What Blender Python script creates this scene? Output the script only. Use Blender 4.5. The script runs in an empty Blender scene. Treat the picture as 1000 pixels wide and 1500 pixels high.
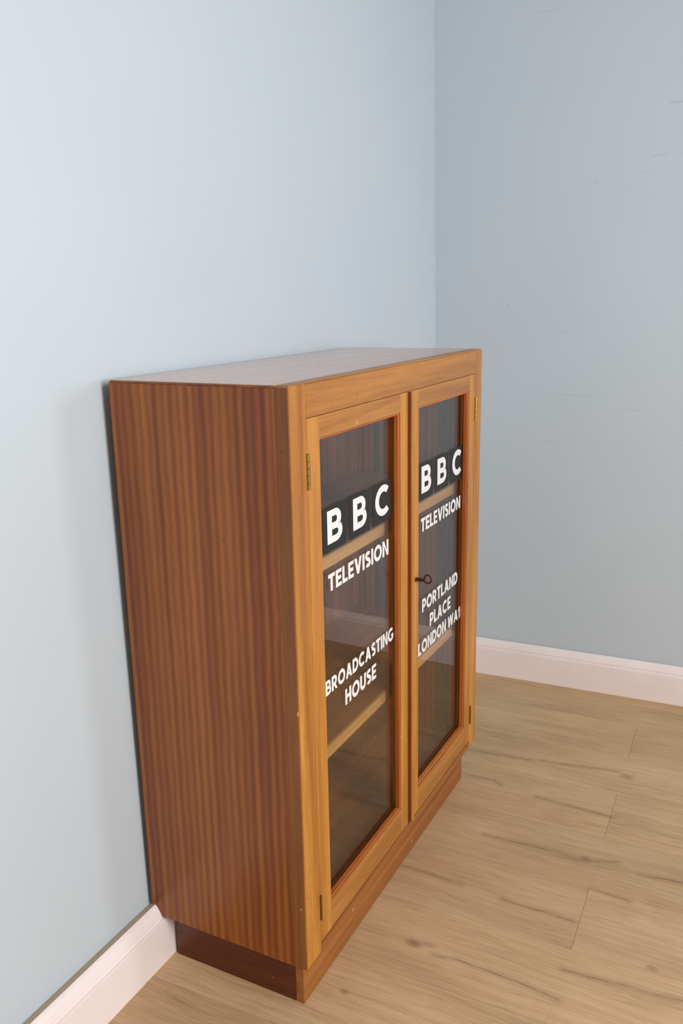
import bpy, bmesh, math, random
from mathutils import Vector, Matrix

random.seed(7)
S = bpy.context.scene
COL = S.collection

# ------------------------------------------------------------------ camera
FPX = 1264.83
cam_d = bpy.data.cameras.new('camera')
cam = bpy.data.objects.new('camera', cam_d)
COL.objects.link(cam)
cam_d.sensor_fit = 'VERTICAL'
cam_d.sensor_height = 36.0
cam_d.lens = FPX / 1500.0 * 36.0
cam_d.clip_start = 0.01
cp = Vector((1.07552, -1.18024, 1.34679))
yaw, pit, rol = 0.4802057, -0.2450811, -0.0198822
fw = Vector((-math.sin(yaw) * math.cos(pit), math.cos(yaw) * math.cos(pit), math.sin(pit)))
r0 = Vector((math.cos(yaw), math.sin(yaw), 0))
u0 = r0.cross(fw)
rr = math.cos(rol) * r0 + math.sin(rol) * u0
uu = -math.sin(rol) * r0 + math.cos(rol) * u0
M = Matrix((rr, uu, -fw)).transposed().to_4x4()
M.translation = cp
cam.matrix_world = M
S.camera = cam

# ------------------------------------------------------------------ world, lights, exposure
W_ = bpy.data.worlds.new('world')
S.world = W_
W_.use_nodes = True
bg = W_.node_tree.nodes['Background']
bg.inputs['Color'].default_value = (0.93, 0.96, 1.0, 1)
bg.inputs['Strength'].default_value = 0.29


def area(name, loc, target, sx, sy, power, color):
    d = bpy.data.lights.new(name, 'AREA')
    d.shape = 'RECTANGLE'
    d.size, d.size_y = sx, sy
    d.energy = power
    d.color = color
    o = bpy.data.objects.new(name, d)
    COL.objects.link(o)
    o.location = loc
    o.rotation_euler = (Vector(target) - Vector(loc)).to_track_quat('-Z', 'Y').to_euler()
    return o


area('window_light', (2.7, -0.86, 1.78), (0.2, 0.1, 0.75), 0.8, 1.4, 70, (1.0, 0.982, 0.962))
area('side_window_light', (3.9, 0.96, 1.42), (0.0, 0.0, 1.15), 0.40, 0.6, 21, (0.93, 0.96, 1.0))

S.view_settings.view_transform = 'Standard'
S.view_settings.look = 'None'
S.view_settings.exposure = 0.0
S.view_settings.gamma = 1.0
S.view_settings.use_curve_mapping = False


# ------------------------------------------------------------------ node helpers
def srgb(r, g, b):
    def f(c):
        c /= 255.0
        return c / 12.92 if c <= 0.04045 else ((c + 0.055) / 1.055) ** 2.4
    return (f(r), f(g), f(b), 1.0)


class NT:
    def __init__(self, name):
        self.m = bpy.data.materials.new(name)
        self.m.use_nodes = True
        self.t = self.m.node_tree
        self.b = self.t.nodes['Principled BSDF']

    def n(self, typ, **kw):
        nd = self.t.nodes.new(typ)
        for k, v in kw.items():
            setattr(nd, k, v)
        return nd

    def set(self, sock, v):
        if hasattr(v, 'is_output') or isinstance(v, bpy.types.NodeSocket):
            self.t.links.new(v, sock)
        else:
            sock.default_value = v

    def math(self, op, a, b=0.0, c=None, clamp=False):
        nd = self.n('ShaderNodeMath', operation=op, use_clamp=clamp)
        self.set(nd.inputs[0], a)
        self.set(nd.inputs[1], b)
        if c is not None:
            self.set(nd.inputs[2], c)
        return nd.outputs[0]

    def vmath(self, op, a, b=None, out=0):
        nd = self.n('ShaderNodeVectorMath', operation=op)
        self.set(nd.inputs[0], a)
        if b is not None:
            if op == 'SCALE':
                self.set(nd.inputs['Scale'], b)
            else:
                self.set(nd.inputs[1], b)
        return nd.outputs[out]

    def noise(self, vec, scale=5.0, detail=4.0, rough=0.5, dist=0.0):
        nd = self.n('ShaderNodeTexNoise')
        self.set(nd.inputs['Vector'], vec)
        nd.inputs['Scale'].default_value = scale
        nd.inputs['Detail'].default_value = detail
        nd.inputs['Roughness'].default_value = rough
        nd.inputs['Distortion'].default_value = dist
        return nd.outputs[0]

    def ramp(self, fac, stops, interp='LINEAR'):
        nd = self.n('ShaderNodeValToRGB')
        cr = nd.color_ramp
        cr.interpolation = interp
        while len(cr.elements) < len(stops):
            cr.elements.new(0.5)
        for e, (p, c) in zip(cr.elements, stops):
            e.position = p
            e.color = c if len(c) == 4 else (*c, 1)
        self.set(nd.inputs[0], fac)
        return nd.outputs[0]

    def mix(self, fac, a, b, blend='MIX'):
        nd = self.n('ShaderNodeMix', data_type='RGBA', blend_type=blend)
        self.set(nd.inputs[0], fac)
        self.set(nd.inputs[6], a)
        self.set(nd.inputs[7], b)
        return nd.outputs[2]

    def smooth(self, v, lo, hi, a=0.0, b=1.0):
        nd = self.n('ShaderNodeMapRange', interpolation_type='SMOOTHSTEP')
        self.set(nd.inputs[0], v)
        self.set(nd.inputs[1], lo)
        self.set(nd.inputs[2], hi)
        self.set(nd.inputs[3], a)
        self.set(nd.inputs[4], b)
        return nd.outputs[0]

    def bump(self, h, strength=0.2, dist=0.001):
        nd = self.n('ShaderNodeBump')
        nd.inputs['Strength'].default_value = strength
        nd.inputs['Distance'].default_value = dist
        self.set(nd.inputs['Height'], h)
        self.t.links.new(nd.outputs[0], self.b.inputs['Normal'])

    def objco(self, scale, rnd=True):
        tc = self.n('ShaderNodeTexCoord').outputs['Object']
        if rnd:
            oi = self.n('ShaderNodeObjectInfo').outputs['Random']
            off = self.math('MULTIPLY', oi, 17.0)
            cx = self.n('ShaderNodeCombineXYZ')
            for i in range(3):
                self.set(cx.inputs[i], off)
            tc = self.vmath('ADD', tc, cx.outputs[0])
        return self.vmath('MULTIPLY', tc, scale), tc

    def segmask(self, P, A, B, w):
        """1 on the segment A-B (3-vectors), falling to 0 at distance w"""
        A, B = Vector(A), Vector(B)
        ba = B - A
        pa = self.vmath('SUBTRACT', P, A[:])
        t = self.math('MULTIPLY', self.vmath('DOT_PRODUCT', pa, ba[:], out=1), 1.0 / ba.length_squared, clamp=True)
        d = self.vmath('LENGTH', self.vmath('SUBTRACT', pa, self.vmath('SCALE', ba[:], t)), out=1)
        return self.smooth(d, 0.0, w, 1.0, 0.0)


def simple(name, col, rough=0.5, metal=0.0, spec=0.5):
    k = NT(name)
    k.b.inputs['Base Color'].default_value = col
    k.b.inputs['Roughness'].default_value = rough
    k.b.inputs['Metallic'].default_value = metal
    k.b.inputs['Specular IOR Level'].default_value = spec
    return k.m


GR = {'x': (1.2, 26, 26), 'y': (26, 1.2, 26), 'z': (26, 26, 1.2)}


def wood(name, axis, dark, mid, light, rough=0.38, fine=9.0, speck=0.5, spec=0.5):
    """solid wood: soft figure and fine pores running along one axis"""
    k = NT(name)
    v, tc = k.objco(GR[axis])
    f1 = k.noise(v, 1.0, 5, 0.55, 0.6)
    vf = k.vmath('MULTIPLY', v, (fine, fine, fine))
    f2 = k.noise(vf, 1.0, 3, 0.6)
    f = k.math('ADD', k.math('MULTIPLY', f1, 0.72), k.math('MULTIPLY', f2, 0.28))
    c = k.ramp(f, [(0.30, dark), (0.5, mid), (0.70, light)])
    sp = k.noise(tc, 75.0, 2, 0.5)
    c = k.mix(k.math('MULTIPLY', k.smooth(sp, 0.68, 0.78), speck), c, tuple(x * 0.45 for x in dark[:3]) + (1,))
    ch = k.noise(tc, 46.0, 1, 0.5)
    c = k.mix(k.math('MULTIPLY', k.smooth(ch, 0.775, 0.80), 0.55), c, srgb(226, 182, 140))
    blot = k.noise(tc, 9.0, 2)
    mot = k.noise(k.vmath('MULTIPLY', v, (0.5, 0.5, 0.9)), 1.0, 4, 0.6, 1.0)
    c = k.mix(k.math('MULTIPLY', k.smooth(mot, 0.45, 0.68), 0.42), c, dark)
    k.set(k.b.inputs['Base Color'], c)
    k.set(k.b.inputs['Roughness'], k.math('ADD', k.math('MULTIPLY', blot, 0.16), rough - 0.08))
    k.b.inputs['Specular IOR Level'].default_value = spec
    k.bump(f2, 0.10, 0.0006)
    return k.m


def ribbon(name, axis, across, dark, mid, light, rough=0.34, stripe=58.0, spec=0.5):
    """ribbon-striped veneer: bands along `axis`, alternating along `across`"""
    k = NT(name)
    sc = [1.0, 1.0, 1.0]
    i, j = 'xyz'.index(axis), 'xyz'.index(across)
    sc[j] = stripe
    sc[i] = 0.55
    v, tc = k.objco(tuple(sc))
    s1 = k.noise(v, 1.0, 1.0, 0.4, 0.25)
    w = k.n('ShaderNodeTexWave', wave_type='BANDS', bands_direction=across.upper(), wave_profile='SIN')
    wsc = [0.35] * 3
    wsc[j] = 1.0
    wv = k.vmath('MULTIPLY', tc, tuple(wsc))
    k.set(w.inputs['Vector'], wv)
    w.inputs['Scale'].default_value = 18.5
    w.inputs['Distortion'].default_value = 1.6
    w.inputs['Detail'].default_value = 2.0
    w.inputs['Detail Scale'].default_value = 1.4
    fs = [14.0] * 3
    fs[j] = 520.0
    fine = k.noise(k.vmath('MULTIPLY', tc, tuple(fs)), 1.0, 2, 0.6)
    broad = k.noise(k.vmath('MULTIPLY', tc, (5, 5, 2.2)), 1.0, 3, 0.55)
    f = k.math('ADD', k.math('MULTIPLY', s1, 0.50), k.math('MULTIPLY', w.outputs[1], 0.16))
    f = k.math('ADD', f, k.math('MULTIPLY', fine, 0.20))
    f = k.math('ADD', f, k.math('MULTIPLY', broad, 0.22))
    c = k.ramp(f, [(0.34, dark), (0.53, mid), (0.74, light)])
    sp = k.noise(k.vmath('MULTIPLY', tc, (60, 60, 30)), 1.0, 2, 0.5)
    c = k.mix(k.math('MULTIPLY', k.smooth(sp, 0.70, 0.80), 0.5), c, tuple(x * 0.5 for x in dark[:3]) + (1,))
    k.set(k.b.inputs['Base Color'], c)
    k.set(k.b.inputs['Roughness'], k.math('ADD', k.math('MULTIPLY', broad, 0.18), rough - 0.09))
    k.b.inputs['Specular IOR Level'].default_value = spec
    k.bump(fine, 0.08, 0.0005)
    return k.m


# ------------------------------------------------------------------ materials
def wall_mat(name, marks=()):
    k = NT(name)
    P = k.n('ShaderNodeNewGeometry').outputs['Position']
    a = k.noise(P, 1.6, 4, 0.5)
    c = k.ramp(a, [(0.3, srgb(194, 205, 213)), (0.7, srgb(198, 208, 215))])
    sm = k.noise(k.vmath('MULTIPLY', P, (5, 5, 19)), 1.0, 6, 0.7, 0.8)
    c = k.mix(k.math('MULTIPLY', k.smooth(sm, 0.69, 0.76), 0.10), c, srgb(120, 128, 136))
    for A, B, w, s in marks:
        c = k.mix(k.math('MULTIPLY', k.segmask(P, A, B, w), s * 0.45), c, srgb(112, 118, 124))
    k.set(k.b.inputs['Base Color'], c)
    k.b.inputs['Roughness'].default_value = 0.62
    k.b.inputs['Specular IOR Level'].default_value = 0.35
    k.bump(k.noise(P, 160.0, 3, 0.6), 0.12, 0.0008)
    return k.m


def bwp(x, z):
    return (x, 1.657 + 0.042 * x, z)


BACK_MARKS = [(bwp(.688, 1.875), bwp(.76, 1.871), .004, .5), (bwp(.651, 1.731), bwp(.69, 1.737), .003, .45),
              (bwp(.228, 1.309), bwp(.228, 1.300), .004, .5), (bwp(.482, 1.672), bwp(.490, 1.669), .004, .4),
              (bwp(.609, 1.690), bwp(.628, 1.689), .003, .4), (bwp(.402, 1.223), bwp(.424, 1.215), .003, .35),
              (bwp(.277, 2.166), bwp(.359, 2.163), .003, .25), (bwp(.40, 1.02), bwp(.52, 1.015), .003, .3),
              (bwp(.60, .98), bwp(.66, .975), .004, .25), (bwp(.36, .86), bwp(.40, .865), .003, .3)]
m_wall_l = wall_mat('pale_blue_paint')
m_wall_b = wall_mat('pale_blue_paint_marked', BACK_MARKS)


def skirt_mat():
    k = NT('white_gloss_paint')
    P = k.n('ShaderNodeNewGeometry').outputs['Position']
    a = k.noise(P, 7.0, 4, 0.6)
    c = k.ramp(a, [(0.3, srgb(243, 228, 223)), (0.7, srgb(248, 237, 233))])
    d = k.noise(k.vmath('MULTIPLY', P, (34, 34, 60)), 1.0, 4, 0.6)
    c = k.mix(k.math('MULTIPLY', k.smooth(d, 0.66, 0.78), 0.4), c, srgb(190, 170, 165))
    k.set(k.b.inputs['Base Color'], c)
    k.b.inputs['Roughness'].default_value = 0.4
    return k.m


m_skirt = skirt_mat()
m_ledge = simple('tan_top_edge', srgb(200, 176, 146), 0.8)  # tan slope along the back of the skirting top

CRACKS = [[(0.309, 1.096), (0.429, 1.108), (0.616, 1.141), (0.737, 1.161)], [(0.345, 0.959), (0.431, 0.964), (0.456, 0.948)],
          [(0.562, 0.934), (0.616, 0.931), (0.769, 0.923)], [(0.486, 0.708), (0.668, 0.715), (0.739, 0.711), (0.813, 0.741)],
          [(0.601, 0.491), (0.764, 0.489)], [(0.35, 0.503), (0.498, 0.499)],
          [(0.52, 0.259), (0.566, 0.269), (0.683, 0.266), (0.784, 0.257)], [(0.773, 0.338), (0.889, 0.349), (1.003, 0.359)],
          [(0.774, 0.614), (0.862, 0.607)], [(0.868, 0.716), (0.962, 0.729)]]
KNOTS = [(0.472, 0.273, .017, .75), (0.501, 0.283, .015, .4), (0.765, 1.142, .020, .5), (0.738, 0.722, .012, .6),
         (0.937, 0.42, .013, .5), (0.399, 0.092, .011, .55)]


def floor_mat():
    k = NT('light_oak_laminate')
    P = k.n('ShaderNodeNewGeometry').outputs['Position']
    oi = k.n('ShaderNodeObjectInfo').outputs['Random']
    cx = k.n('ShaderNodeCombineXYZ')
    k.set(cx.inputs[0], k.math('MULTIPLY', oi, 31.0))
    k.set(cx.inputs[1], k.math('MULTIPLY', oi, 57.0))
    Q = k.vmath('ADD', P, cx.outputs[0])
    warp = k.noise(k.vmath('MULTIPLY', Q, (3.0, 9.0, 1.0)), 1.0, 3, 0.5)
    wv = k.n('ShaderNodeCombineXYZ')
    k.set(wv.inputs[1], k.math('MULTIPLY', k.math('SUBTRACT', warp, 0.5), 0.05))
    Qw = k.vmath('ADD', Q, wv.outputs[0])
    g1 = k.noise(k.vmath('MULTIPLY', Qw, (2.0, 64.0, 1.0)), 1.0, 6, 0.65)
    g2 = k.noise(k.vmath('MULTIPLY', Qw, (13.0, 420.0, 1.0)), 1.0, 3, 0.6)
    g3 = k.noise(k.vmath('MULTIPLY', Q, (2.5, 7.0, 1.0)), 1.0, 3, 0.5)
    f = k.math('ADD', k.math('MULTIPLY', g1, 0.30), k.math('MULTIPLY', g2, 0.38))
    f = k.math('ADD', f, k.math('MULTIPLY', g3, 0.32))
    c = k.ramp(f, [(0.34, srgb(163, 129, 93)), (0.5, srgb(197, 162, 121)), (0.64, srgb(216, 183, 143))])
    tint = k.math('ADD', 0.91, k.math('MULTIPLY', oi, 0.14))
    c = k.mix(1.0, c, k.vmath('SCALE', (1.0, 1.0, 1.0), tint), 'MULTIPLY')
    # saw marks across the planks
    sw = k.noise(k.vmath('MULTIPLY', Q, (90.0, 4.0, 1.0)), 1.0, 2, 0.5)
    c = k.mix(k.math('MULTIPLY', k.smooth(sw, 0.58, 0.75), 0.08), c, srgb(150, 116, 86))
    # random short dark splits
    sp = k.noise(k.vmath('MULTIPLY', Qw, (5.0, 120.0, 1.0)), 1.0, 2, 0.5)
    gate = k.noise(k.vmath('MULTIPLY', Q, (3.0, 6.0, 1.0)), 1.0, 1, 0.5)
    c = k.mix(k.math('MULTIPLY', k.math('MULTIPLY', k.smooth(sp, 0.62, 0.74), k.smooth(gate, 0.52, 0.70)), 0.38), c, srgb(128, 92, 64))
    # the splits and knots printed on the boards in view
    wob = k.n('ShaderNodeTexNoise')
    k.set(wob.inputs['Vector'], P)
    wob.inputs['Scale'].default_value = 22.0
    Pw = k.vmath('ADD', P, k.vmath('MULTIPLY', k.vmath('SUBTRACT', wob.outputs[1], (0.5, 0.5, 0.5)), (0.0, 0.010, 0.0)))
    Pw = k.vmath('MULTIPLY', Pw, (1, 1, 0))
    core, halo = None, None
    for line in CRACKS:
        for a, b in zip(line, line[1:]):
            m1 = k.segmask(Pw, (*a, 0), (*b, 0), 0.0026)
            m2 = k.segmask(Pw, (*a, 0), (*b, 0), 0.017)
            core = m1 if core is None else k.math('MAXIMUM', core, m1)
            halo = m2 if halo is None else k.math('MAXIMUM', halo, m2)
    brk = k.smooth(k.noise(P, 30.0, 2), 0.36, 0.6, 0.3, 1.0)
    c = k.mix(k.math('MULTIPLY', halo, 0.36), c, srgb(150, 112, 80))
    c = k.mix(k.math('MULTIPLY', k.math('MULTIPLY', core, brk), 0.62), c, srgb(108, 78, 56))
    for x, y, r, s in KNOTS:
        d = k.vmath('LENGTH', k.vmath('MULTIPLY', k.vmath('SUBTRACT', Pw, (x, y, 0)), (0.62, 1.0, 0)), out=1)
        ring = k.math('SINE', k.math('MULTIPLY', d, 1400.0))
        mk = k.smooth(d, r * 0.15, r, 1.0, 0.0)
        mk = k.math('MULTIPLY', mk, k.math('ADD', 0.8, k.math('MULTIPLY', ring, 0.2)))
        c = k.mix(k.math('MULTIPLY', mk, s), c, srgb(112, 82, 58))
    k.set(k.b.inputs['Base Color'], c)
    k.b.inputs['Roughness'].default_value = 0.5
    k.b.inputs['Specular IOR Level'].default_value = 0.4
    k.bump(g2, 0.12, 0.0006)
    return k.m


m_floor = floor_mat()
m_gap = simple('dark_subfloor', srgb(140, 110, 82), 0.9)

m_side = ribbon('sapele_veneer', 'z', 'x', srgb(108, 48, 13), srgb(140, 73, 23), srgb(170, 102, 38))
m_back = ribbon('sapele_veneer_inside', 'z', 'y', srgb(112, 60, 36), srgb(134, 78, 48), srgb(158, 98, 62), 0.5)
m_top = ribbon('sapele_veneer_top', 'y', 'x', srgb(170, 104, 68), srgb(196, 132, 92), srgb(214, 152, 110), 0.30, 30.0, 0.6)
for nm, v in (('Coat Weight', 1.0), ('Coat Roughness', 0.26), ('Coat IOR', 1.5)):
    m_top.node_tree.nodes['Principled BSDF'].inputs[nm].default_value = v
GD, GM, GL = srgb(146, 88, 30), srgb(184, 121, 46), srgb(210, 151, 70)
m_gold_z = wood('golden_hardwood_upright', 'z', GD, GM, GL)
m_gold_y = wood('golden_hardwood_rail', 'y', srgb(136, 84, 32), srgb(171, 112, 47), srgb(196, 136, 63))
m_lip = wood('edge_lipping', 'z', srgb(104, 54, 19), srgb(132, 76, 29), srgb(154, 94, 40))
m_bead = wood('red_brown_bead_upright', 'z', srgb(140, 66, 22), srgb(180, 94, 36), srgb(206, 122, 56), 0.3)
m_bead_y = wood('red_brown_bead_rail', 'y', srgb(140, 66, 22), srgb(180, 94, 36), srgb(206, 122, 56), 0.3)
m_dark = wood('groove_shade_wood', 'z', srgb(78, 26, 8), srgb(104, 38, 11), srgb(122, 50, 17))  # shade of the gap at the meeting stiles, put into the wood colour
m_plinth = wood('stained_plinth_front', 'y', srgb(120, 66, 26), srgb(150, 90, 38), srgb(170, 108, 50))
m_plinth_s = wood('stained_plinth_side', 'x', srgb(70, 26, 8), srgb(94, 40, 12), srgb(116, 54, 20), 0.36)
m_shelf = wood('shelf_board', 'y', srgb(120, 70, 36), srgb(152, 92, 48), srgb(176, 112, 62), 0.5)
m_shelf_edge = wood('shelf_edge', 'y', srgb(176, 118, 58), srgb(204, 146, 80), srgb(222, 166, 100), 0.5)
m_brass = simple('aged_brass', srgb(176, 146, 78), 0.36, 1.0)
m_brass_d = simple('dull_brass', srgb(126, 94, 44), 0.5, 0.9)
m_steel = simple('shelf_strip_metal', srgb(150, 150, 150), 0.42, 0.9)
m_key = simple('rusty_steel', srgb(82, 50, 36), 0.5, 0.6)
m_white = simple('white_vinyl', srgb(232, 230, 228), 0.5)
m_black = simple('black_vinyl', srgb(22, 25, 23), 0.55)


def glass_mat():
    m = bpy.data.materials.new('window_glass')
    m.use_nodes = True
    t = m.node_tree
    t.nodes.clear()
    out = t.nodes.new('ShaderNodeOutputMaterial')
    geo = t.nodes.new('ShaderNodeNewGeometry')
    ior = t.nodes.new('ShaderNodeMix')       # same air-to-glass reflection at both faces of the pane
    ior.data_type = 'FLOAT'
    t.links.new(geo.outputs['Backfacing'], ior.inputs[0])
    ior.inputs[2].default_value = 1.52
    ior.inputs[3].default_value = 1 / 1.52
    fr = t.nodes.new('ShaderNodeFresnel')
    t.links.new(ior.outputs[0], fr.inputs['IOR'])
    tr = t.nodes.new('ShaderNodeBsdfTransparent')
    tr.inputs[0].default_value = (0.95, 0.965, 0.96, 1)
    gl = t.nodes.new('ShaderNodeBsdfGlossy')
    gl.inputs['Roughness'].default_value = 0.0
    mx = t.nodes.new('ShaderNodeMixShader')
    t.links.new(fr.outputs[0], mx.inputs[0])
    t.links.new(tr.outputs[0], mx.inputs[1])
    t.links.new(gl.outputs[0], mx.inputs[2])
    t.links.new(mx.outputs[0], out.inputs[0])
    return m


m_glass = glass_mat()

# ------------------------------------------------------------------ mesh helpers
WLOC = {}          # world location of every object made here


def link(name, me, loc, parent=None, mats=()):
    o = bpy.data.objects.new(name, me)
    COL.objects.link(o)
    for m in mats:
        me.materials.append(m)
    place(o, loc, parent)
    return o


def place(o, loc, parent=None):
    loc = Vector(loc)
    WLOC[o.name] = loc
    if parent is not None:
        o.parent = parent
        o.location = loc - WLOC[parent.name]
    else:
        o.location = loc


def tag(o, label=None, cat=None, kind=None, group=None):
    if label:
        o['label'] = label
    if cat:
        o['category'] = cat
    if kind:
        o['kind'] = kind
    if group:
        o['group'] = group
    return o


def bm_box(bm, lo, hi, bevel=0.0, seg=2, mi=0):
    lo, hi = Vector(lo), Vector(hi)
    vs = [bm.verts.new((x, y, z)) for x in (lo.x, hi.x) for y in (lo.y, hi.y) for z in (lo.z, hi.z)]
    fs = []
    for q in ((0, 1, 3, 2), (4, 6, 7, 5), (0, 4, 5, 1), (2, 3, 7, 6), (0, 2, 6, 4), (1, 5, 7, 3)):
        f = bm.faces.new([vs[i] for i in q])
        f.material_index = mi
        fs.append(f)
    if bevel > 0:
        es = list({e for f in fs for e in f.edges})
        r = bmesh.ops.bevel(bm, geom=es, offset=bevel, segments=seg, affect='EDGES', profile=0.5)
        for f in r['faces']:
            f.material_index = mi
    return fs


def bm_prism(bm, poly, axis, a, b, bevel=0.0):
    """polygon in the two other axes, extruded along axis from a to b"""
    def pt(p, t):
        q = list(p)
        q.insert('xyz'.index(axis), t)
        return q
    v0 = [bm.verts.new(pt(p, a)) for p in poly]
    v1 = [bm.verts.new(pt(p, b)) for p in poly]
    n = len(poly)
    fs = [bm.faces.new(v0), bm.faces.new(v1[::-1])]
    for i in range(n):
        fs.append(bm.faces.new((v0[i], v0[(i + 1) % n], v1[(i + 1) % n], v1[i])))
    if bevel:
        es = list({e for f in fs for e in f.edges})
        bmesh.ops.bevel(bm, geom=es, offset=bevel, segments=2, affect='EDGES', profile=0.5)
    return fs


def finish(bm, name, parent=None, mats=(), smooth=False, origin=None):
    bmesh.ops.recalc_face_normals(bm, faces=bm.faces)
    if origin is None:
        xs = [v.co for v in bm.verts]
        lo = Vector((min(v.x for v in xs), min(v.y for v in xs), min(v.z for v in xs)))
        hi = Vector((max(v.x for v in xs), max(v.y for v in xs), max(v.z for v in xs)))
        origin = (lo + hi) / 2
    origin = Vector(origin)
    bmesh.ops.translate(bm, verts=bm.verts, vec=-origin)
    me = bpy.data.meshes.new(name)
    bm.to_mesh(me)
    bm.free()
    if smooth:
        for p in me.polygons:
            p.use_smooth = True
    return link(name, me, origin, parent, mats)


def box(name, lo, hi, mat, parent=None, bevel=0.0012):
    bm = bmesh.new()
    bm_box(bm, lo, hi, bevel)
    return finish(bm, name, parent, [mat])


# ------------------------------------------------------------------ the setting
CEIL, YR, XR = 2.75, -2.4, 3.4
SL = 0.042                          # back wall is slightly out of square
YB = 1.657


def yb(x):
    return YB + SL * x


WX = -0.012
LEAN = 0.0105                        # left wall is slightly out of plumb

# left wall
bm = bmesh.new()
bm_prism(bm, [(WX, 0.0), (WX - LEAN * CEIL, CEIL), (-0.16, CEIL), (-0.16, 0.0)], 'y', YR, yb(0) + 0.12)
o = finish(bm, 'wall_left', None, [m_wall_l], origin=(0, 0, 0))
tag(o, 'pale blue painted wall running behind the wooden bookcase', 'wall', 'structure')
# back wall
bm = bmesh.new()
bm_prism(bm, [(WX - LEAN * CEIL, yb(WX - LEAN * CEIL)), (XR, yb(XR)), (XR, yb(XR) + 0.12), (WX - LEAN * CEIL, yb(0) + 0.12)], 'z', 0.0, CEIL)
o = finish(bm, 'wall_back', None, [m_wall_b], origin=(0, YB, 0))
tag(o, 'pale blue wall with faint scuffs, in shade beyond the bookcase', 'wall', 'structure')

PROF = [(-0.012, 0.0), (0.0267, 0.0), (0.0267, 0.0965), (0.0260, 0.0990), (0.0205, 0.1005), (0.0188, 0.1035), (0.0222, 0.1062),
        (0.0220, 0.1090), (0.0175, 0.1190), (0.0125, 0.1265), (0.0085, 0.1300), (0.0065, 0.1308), (-0.012, 0.1225)]


def skirting(name, p0, p1, nrm, label, prof=PROF):
    """profile swept from p0 to p1 along the wall foot, nrm = horizontal normal into the room"""
    bm = bmesh.new()
    n = len(prof)
    rows = []
    for p in (p0, p1):
        rows.append([bm.verts.new((p[0] + nrm[0] * d, p[1] + nrm[1] * d, z)) for d, z in prof])
    for i in range(n):
        f = bm.faces.new((rows[0][i], rows[0][(i + 1) % n], rows[1][(i + 1) % n], rows[1][i]))
        if i == n - 2:
            f.material_index = 1
    bm.faces.new(rows[0])
    bm.faces.new(rows[1][::-1])
    o = finish(bm, name, None, [m_skirt, m_ledge], origin=(p0[0], p0[1], 0))
    return tag(o, label, 'skirting board', 'structure')


skirting('baseboard_left', (0.0, YR), (0.0, yb(0)), (1, 0), 'white moulded skirting board along the wall behind the bookcase')
nn = Vector((SL, -1)).normalized()
skirting('baseboard_back', (0.0, yb(0)), (XR, yb(XR)), nn, 'white moulded skirting board under the shaded, scuffed wall',
         [(max(d, 0.0), z if d >= 0 or z == 0 else 0.1275) for d, z in PROF])

# floor: base slab and the single boards
bm = bmesh.new()
bm_box(bm, (-0.15, YR, -0.06), (XR, YB + 0.14, -0.012))
floor = finish(bm, 'floor', None, [m_gap], origin=(0, 0, 0))
tag(floor, 'light oak laminate floor of long boards', 'floor', 'structure')
PW, PL, TH = 0.2125, 1.38, math.atan(0.03)
ct, st = math.cos(TH), math.sin(TH)
NROW0, NROW1 = -11, 7
cache = {}
for k in range(NROW0, NROW1 + 1):
    v0 = -0.046 + PW * k
    v1 = v0 + PW
    first = 0.788 if k % 2 == 0 else 0.008
    cuts = sorted({first + PL * i for i in range(-2, 4)})
    for u0_, u1_ in zip(cuts, cuts[1:]):
        a, b = max(u0_, 0.012), min(u1_, XR)
        if b - a < 0.03:
            continue
        b1 = min(v1, 1.676) if k == NROW1 else v1
        key = (round(b - a, 4), round(b1 - v0, 4))
        if key not in cache:
            q = bmesh.new()
            g = 0.0003
            bm_box(q, (g, g, -0.012), (b - a - g, b1 - v0 - g, 0.0), 0.0003, 1)
            bmesh.ops.recalc_face_normals(q, faces=q.faces)
            me = bpy.data.meshes.new('plank')
            q.to_mesh(me)
            q.free()
            me.materials.append(m_floor)
            cache[key] = me
        o = bpy.data.objects.new('plank', cache[key])
        COL.objects.link(o)
        o.parent = floor
        o.location = (a * ct - v0 * st, a * st + v0 * ct, 0)
        o.rotation_euler = (0, 0, TH)

# ------------------------------------------------------------------ the bookcase
D, W, H, HB = 0.3688, 0.973, 1.21, 0.11
case = bpy.data.objects.new('bookcase', None)
COL.objects.link(case)
case.empty_display_size = 0.2
place(case, (D / 2, W / 2, 0))
tag(case, 'wooden bookcase with two glazed doors lettered in white, standing on the oak floor', 'bookcase')

T = 0.020
XS = D - 0.026                       # back of the face frame
LY0, LY1 = 0.057, 0.489              # left door
RY0, RY1 = 0.489, 0.924              # right door
DZ0, DZ1 = 0.1295, 1.1515

# side panels, scribed over the skirting
NOTCH = [(0.0, 0.1345), (0.0095, 0.1330), (0.0150, 0.1280), (0.0215, 0.1170), (0.0245, HB)]
for y0 in (0.0, W - T):
    bm = bmesh.new()
    bm_prism(bm, NOTCH + [(XS, HB), (XS, H - 0.0045), (0.0, H - 0.0045)], 'y', y0, y0 + T)
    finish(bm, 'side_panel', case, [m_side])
# face frame uprights
for a, b in ((0.0, LY0), (RY1, W)):
    lo_, hi_ = (a + 0.003, b) if a == 0.0 else (a, b - 0.003)
    box('face_stile', (XS, lo_, HB), (D, hi_, H - 0.001), m_gold_z, case, 0.0016)
    la = a if a == 0.0 else b - 0.003
    box('edge_lipping', (XS, la, HB), (D - 0.0012, la + 0.003, H - 0.0025), m_lip, case, 0.0006)
box('top_rail', (XS, LY0, DZ1), (D, RY1, H - 0.0025), m_gold_y, case, 0.0006)
box('bottom_rail', (XS, LY0, HB), (D, RY1, DZ0 - 0.0015), m_plinth, case, 0.0006)
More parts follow.
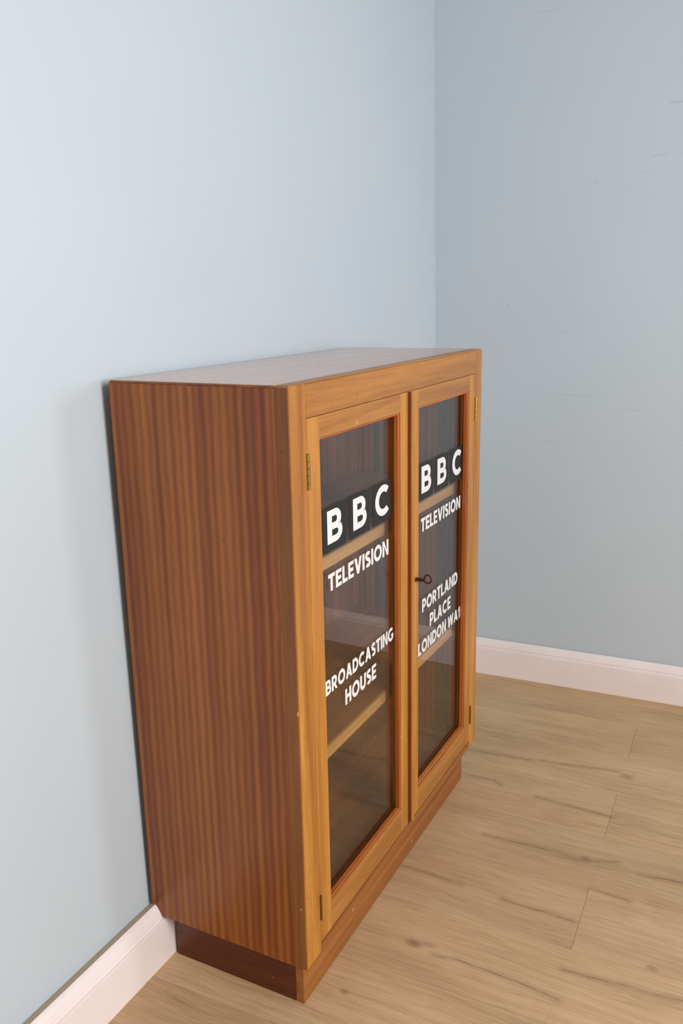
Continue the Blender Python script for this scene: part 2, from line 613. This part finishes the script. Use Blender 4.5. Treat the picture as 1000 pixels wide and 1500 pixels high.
# top, with a thin lip over the sides
bm = bmesh.new()
box('top_edge_band', (0.001, 0.0, H - 0.0045), (XS, 0.004, H - 0.0002), m_lip, case, 0.0012)
bm_box(bm, (0.002, 0.004, H - 0.0045), (XS, W - 0.006, H + 0.0004), 0.0018, 2)
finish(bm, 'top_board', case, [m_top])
box('top_edge_lip', (XS, 0.006, H - 0.0025), (D - 0.0015, W - 0.012, H + 0.0004), m_gold_y, case, 0.001)
box('bottom_board', (0.03, T, HB), (XS, W - T, DZ0 - 0.0015), m_shelf, case, 0.0)
box('back_panel', (0.004, T, 0.14), (0.010, W - T, H - 0.0045), m_back, case, 0.0)
# plinth
PI_ = 0.026
box('plinth_front', (D - PI_ - 0.018, PI_ + 0.002, 0.0), (D - PI_, W - 0.036, HB), m_plinth, case, 0.0012)
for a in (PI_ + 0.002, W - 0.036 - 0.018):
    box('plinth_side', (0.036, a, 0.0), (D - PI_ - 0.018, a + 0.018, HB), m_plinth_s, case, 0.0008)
# shelves
for zt in (0.868, 0.474):
    s = box('shelf', (0.012, T + 0.001, zt - 0.025), (D - 0.052, W - T - 0.001, zt), m_shelf, case, 0.0006)
    box('shelf_edge', (D - 0.052, T + 0.001, zt - 0.025), (D - 0.045, W - T - 0.001, zt), m_shelf_edge, s, 0.0008)
# slotted shelf strips on the inside of both sides
for y0, y1 in ((T, T + 0.004), (W - T - 0.004, W - T)):
    for x0 in (0.076, 0.262):
        bm = bmesh.new()
        bm_box(bm, (x0, y0, DZ0 + 0.02), (x0 + 0.016, y1, H - 0.03), 0.0006, 1)
        st_ = finish(bm, 'shelf_strip', case, [m_steel])

# ------------------------------------------------------------------ lettering
def arc(cx, cy, rx, ry, a0, a1, n=22):
    return [(cx + rx * math.cos(math.radians(a0 + (a1 - a0) * i / n)), cy + ry * math.sin(math.radians(a0 + (a1 - a0) * i / n))) for i in range(n + 1)]


def rect(x0, y0, x1, y1):
    return [[(x0, y0), (x1, y0), (x1, y1), (x0, y1)]]


def ring(cx, cy, rx, ry, t, a0, a1, n=26):
    """strip of quads between an outer and an inner elliptical arc"""
    o_, i_ = arc(cx, cy, rx, ry, a0, a1, n), arc(cx, cy, rx - t, ry - t, a0, a1, n)
    return [[o_[k], o_[k + 1], i_[k + 1], i_[k]] for k in range(n)]


def stroke(pts, t):
    """even-width ribbon along a smooth centre line"""
    L, R = [], []
    for i, p in enumerate(pts):
        a, b = Vector(pts[max(i - 1, 0)]), Vector(pts[min(i + 1, len(pts) - 1)])
        d = (b - a).normalized()
        nrm = Vector((-d.y, d.x)) * t / 2
        L.append(tuple(Vector(p) + nrm))
        R.append(tuple(Vector(p) - nrm))
    return [[L[k], L[k + 1], R[k + 1], R[k]] for k in range(len(pts) - 1)]


def glyph(ch, t=0.21):
    """bold geometric capitals, cap height 1: (width, polygons)"""
    if ch == 'I':
        return t, rect(0, 0, t, 1)
    if ch == 'T':
        return .70, rect(0, 1 - t * .92, .70, 1) + rect(.35 - t / 2, 0, .35 + t / 2, 1 - t * .92)
    if ch == 'L':
        return .56, rect(0, 0, t, 1) + rect(t, 0, .56, t * .92)
    if ch == 'E':
        h = t * .9
        return .62, rect(0, 0, t, 1) + rect(t, 0, .62, h) + rect(t, .5 - h / 2, .57, .5 + h / 2) + rect(t, 1 - h, .62, 1)
    if ch == 'H':
        return .76, rect(0, 0, t, 1) + rect(.76 - t, 0, .76, 1) + rect(t, .5 - t * .46, .76 - t, .5 + t * .46)
    if ch == 'V':
        w = .86
        return w, [[(0, 1), (t * 1.1, 1), (w / 2 + t * .5, 0), (w / 2 - t * .5, 0)], [(w - t * 1.1, 1), (w, 1), (w / 2 + t * .5, 0), (w / 2 - t * .5, 0)]]
    if ch == 'A':
        w = .90
        return w, [[(0, 0), (t * 1.1, 0), (w / 2 + t * .52, 1), (w / 2 - t * .52, 1)], [(w - t * 1.1, 0), (w, 0), (w / 2 + t * .52, 1), (w / 2 - t * .52, 1)]] + rect(.21, .2, .69, .2 + t * .85)
    if ch == 'W':
        w, b = 1.24, t * .53
        c1, c2, cm = .33, w - .33, w / 2
        return w, [[(0, 1), (t * 1.05, 1), (c1 + b, 0), (c1 - b, 0)], [(cm - b, 1), (cm + b, 1), (c1 + b, 0), (c1 - b, 0)],
                   [(cm - b, 1), (cm + b, 1), (c2 + b, 0), (c2 - b, 0)], [(w - t * 1.05, 1), (w, 1), (c2 + b, 0), (c2 - b, 0)]]
    if ch == 'N':
        w = .80
        return w, rect(0, 0, t, 1) + rect(w - t, 0, w, 1) + [[(t, 1), (t, 1 - t * 1.35), (w - t, 0), (w - t, t * 1.35)]]
    if ch == 'O':
        return 1.02, ring(.51, .5, .51, .515, t, 0, 360, 40)
    if ch == 'C':
        return .90, ring(.51, .5, .51, .515, t, 48, 312, 32)
    if ch == 'G':
        return .96, ring(.51, .5, .51, .515, t, 50, 322, 32) + rect(.93 - t * .95, .14, .93, .52) + rect(.56, .52 - t * .8, .93 - t * .95, .52)
    if ch == 'D':
        return .84, rect(0, 0, t, 1) + rect(t, 0, .34, t) + rect(t, 1 - t, .34, 1) + ring(.34, .5, .5, .5, t, -90, 90)
    if ch == 'U':
        r = .39
        return .78, rect(0, .38, t, 1) + rect(.78 - t, .38, .78, 1) + ring(r, .38, r, .395, t, 180, 360)
    if ch == 'P':
        return .70, rect(0, 0, t, 1) + rect(t, 1 - t * .92, .36, 1) + rect(t, .30, .36, .30 + t * .92) + ring(.36, .65, .34, .35, t * .95, -90, 90)
    if ch == 'R':
        return .76, glyph('P', t)[1] + [[(.30, .32), (.52, .36), (.76, 0), (.53, 0)]]
    if ch == 'B':
        h = t * .9
        return .74, rect(0, 0, t, 1) + rect(t, 1 - h, .40, 1) + rect(t, .5 - h / 2, .42, .5 + h / 2) + rect(t, 0, .42, h) + \
            ring(.40, .5 - h / 2 + (.5 + h / 2) / 2, .285, (.5 + h / 2) / 2, h, -90, 90) + ring(.42, (.5 + h / 2) / 2, .32, (.5 + h / 2) / 2, h, -90, 90)
    if ch == 'S':
        h = t / 2
        pts = arc(.33, .735, .22, .265 - h, 30, 180, 14) + [(.125, .68), (.17, .60), (.26, .545), (.36, .50), (.47, .44)] + arc(.34, .27, .21, .27 - h, 18, -150, 16)
        return .66, stroke(pts, t)
    if ch == '1':
        return .40, rect(.40 - t, 0, .40, 1) + [[(.40 - t, 1), (.40 - t, 1 - t * 1.25), (0, 1 - t * 1.9), (0, 1 - t * .95)]]
    return .38, []


G = D - 0.016                        # outer face of the glass


def text(name, s, y0, y1, z0, z1, parent, t=0.232, gap=0.10, mat=None, lift=0.0006):
    x, polys = 0.0, []
    for ch in s:
        w, ps = glyph(ch, t)
        polys += [[(px + x, py) for px, py in q] for q in ps]
        x += w + gap
    x -= gap
    bm = bmesh.new()
    for i, q in enumerate(polys):
        xx = G + lift + (i % 40) * 2e-6
        vs = [bm.verts.new((xx, y0 + px / x * (y1 - y0), z0 + py * (z1 - z0))) for px, py in q]
        try:
            f = bm.faces.new(vs)
        except ValueError:
            continue
        f.normal_update()
        if f.normal.x < 0:
            f.normal_flip()
    c = Vector((G, (y0 + y1) / 2, (z0 + z1) / 2))
    bmesh.ops.translate(bm, verts=bm.verts, vec=-c)
    me = bpy.data.meshes.new(name)
    bm.to_mesh(me)
    bm.free()
    return link(name, me, c, parent, [mat or m_white])


def logo(parent, ys):
    for (a, b), (l0, l1), ch in zip(ys[0], ys[1], 'BBC'):
        z0, z1 = 0.8915, 0.9755
        blk = box('logo_block', (G + 0.0001, a, z0), (G + 0.0005, b, z1), m_black, parent, 0.0)
        blk['label'] = 'black square printed on the glass behind a white letter'
        text('letter', ch, l0, l1, 0.9065, 0.9690, parent, 0.225, lift=0.0008)


# ------------------------------------------------------------------ doors
def door(y0, y1, oy0, oy1, hinge_y, right):
    z0, z1, oz0, oz1 = DZ0, DZ1, 0.192, 1.112
    xb_ = D - 0.022
    bm = bmesh.new()
    c = Vector((D - 0.011, (y0 + y1) / 2, (z0 + z1) / 2))
    g = 0.0012
    for a, b in ((y0 + g, oy0), (oy1, y1 - g)):
        bm_box(bm, (xb_, a, z0 + 0.0005), (D - 0.0005, b, z1 - 0.0012), 0.0012, 2, 0)
    for a, b in ((z0 + 0.0005, oz0), (oz1, z1 - 0.0012)):
        bm_box(bm, (xb_, oy0, a), (D - 0.0008, oy1, b), 0.0006, 1, 1)
    d = finish(bm, 'door', case, [m_gold_z, m_gold_y], origin=c)
    d['label'] = 'glazed door with key lock and rounded cover strip' if right else 'glazed door lettered with a house name'
    # glazing beads in front of the glass
    bw = 0.005
    for a, b in ((oy0, oy0 + bw), (oy1 - bw, oy1)):
        bm = bmesh.new()
        bm_box(bm, (G + 0.0012, a, oz0), (D - 0.003, b, oz1), 0.0022, 3)
        finish(bm, 'glazing_bead', d, [m_bead])
    for a, b in ((oz0, oz0 + bw), (oz1 - bw, oz1)):
        bm = bmesh.new()
        bm_box(bm, (G + 0.0012, oy0 + bw, a), (D - 0.003, oy1 - bw, b), 0.0022, 3)
        finish(bm, 'glazing_bead', d, [m_bead_y])
    gp = box('glass_pane', (G - 0.004, oy0, oz0), (G, oy1, oz1), m_glass, d, 0.0)
    gp['label'] = 'clear glass pane'
    # butt hinges: a knuckle barrel of five rolls
    for za, zb_, mt, rk in ((1.030, 1.092, m_brass, 0.0042), (0.182, 0.236, m_brass_d, 0.0026)):
        bm = bmesh.new()
        n = 5
        for i in range(n):
            a = za + (zb_ - za) * i / n + 0.0004
            b = za + (zb_ - za) * (i + 1) / n - 0.0004
            mtx = Matrix.Translation((D + 0.0008, hinge_y, (a + b) / 2))
            bmesh.ops.create_cone(bm, cap_ends=True, segments=14, radius1=rk, radius2=rk, depth=b - a, matrix=mtx)
        bm_box(bm, (D - 0.010, hinge_y - 0.0012, za), (D + 0.001, hinge_y + 0.0012, zb_))
        hg = finish(bm, 'hinge', d, [mt])
        hg['label'] = 'brass butt hinge' if mt is m_brass else 'tarnished brass butt hinge'
    return d


dl = door(LY0, LY1, 0.102, 0.449, LY0, False)
dr = door(RY0, RY1, 0.549, 0.879, RY1, True)

logo(dl, (((.132, .222), (.238, .328), (.342, .430)), ((.149, .208), (.254, .313), (.354, .423))))
text('lettering', 'TELEVISION', .148, .417, .8155, .849, dl)
text('lettering', 'BROADCASTING', .127, .4405, .6145, .6445, dl)
text('lettering', 'HOUSE', .207, .350, .5610, .5945, dl)
logo(dr, (((.583, .672), (.686, .773), (.788, .8735)), ((.601, .660), (.701, .760), (.802, .869))))
text('lettering', 'TELEVISION', .599, .863, .8155, .848, dr)
text('lettering', 'PORTLAND', .608, .850, .6175, .650, dr)
text('lettering', 'PLACE', .657, .800, .5650, .5985, dr)
text('lettering', 'LONDON', .584, .7680, .5140, .5465, dr)
text('lettering', 'WA1', .7820, .8730, .5135, .5445, dr)

# rounded cover strip on the meeting edge of the right door
bm = bmesh.new()
bm_box(bm, (D - 0.0005, RY0 + 0.0075, DZ0 + 0.001), (D + 0.0070, RY0 + 0.0215, DZ1 - 0.002), 0.0030, 3)
o = finish(bm, 'cover_strip', dr, [m_gold_z])
box('groove_shade_strip', (D - 0.0006, RY0 - 0.002, DZ0 + 0.001), (D + 0.0005, RY0 + 0.0078, DZ1 - 0.002), m_dark, dr, 0.0)  # flat dark strip painted for the shade beside the cover strip
# keyhole bush
bm = bmesh.new()
mtx = Matrix.Translation((D - 0.0002, 0.532, 0.7255)) @ Matrix.Rotation(math.pi / 2, 4, 'Y')
bmesh.ops.create_cone(bm, cap_ends=True, segments=20, radius1=0.0052, radius2=0.0052, depth=0.0016, matrix=mtx)
o = finish(bm, 'lock_bush', dr, [m_key])

# ------------------------------------------------------------------ key
key = bpy.data.objects.new('door_key', None)
COL.objects.link(key)
place(key, (D + 0.002, 0.532, 0.7255))
tag(key, 'small rusty steel key with a ring bow stuck in the right glazed door', 'key')
bm = bmesh.new()
for x0, x1, ra in ((D - 0.004, D + 0.010, 0.0042), (D + 0.010, D + 0.0125, 0.0054), (D + 0.0125, D + 0.020, 0.0036)):
    mtx = Matrix.Translation(((x0 + x1) / 2, 0.532, 0.7265)) @ Matrix.Rotation(math.pi / 2, 4, 'Y')
    bmesh.ops.create_cone(bm, cap_ends=True, segments=16, radius1=ra, radius2=ra, depth=x1 - x0, matrix=mtx)
finish(bm, 'shaft', key, [m_key])
bm = bmesh.new()
NU, NV, R1, R2 = 32, 10, 0.0084, 0.0021
cx, cz = D + 0.0285, 0.7300
vv = [[bm.verts.new((cx + (R1 + R2 * math.cos(6.28318 * j / NV)) * math.cos(6.28318 * i / NU) * 0.98,
                     0.532 + R2 * 0.8 * math.sin(6.28318 * j / NV),
                     cz + (R1 * 1.15 + R2 * math.cos(6.28318 * j / NV)) * math.sin(6.28318 * i / NU))) for j in range(NV)] for i in range(NU)]
for i in range(NU):
    for j in range(NV):
        bm.faces.new((vv[i][j], vv[(i + 1) % NU][j], vv[(i + 1) % NU][(j + 1) % NV], vv[i][(j + 1) % NV]))
finish(bm, 'bow', key, [m_key], smooth=True)

bpy.context.view_layer.update()
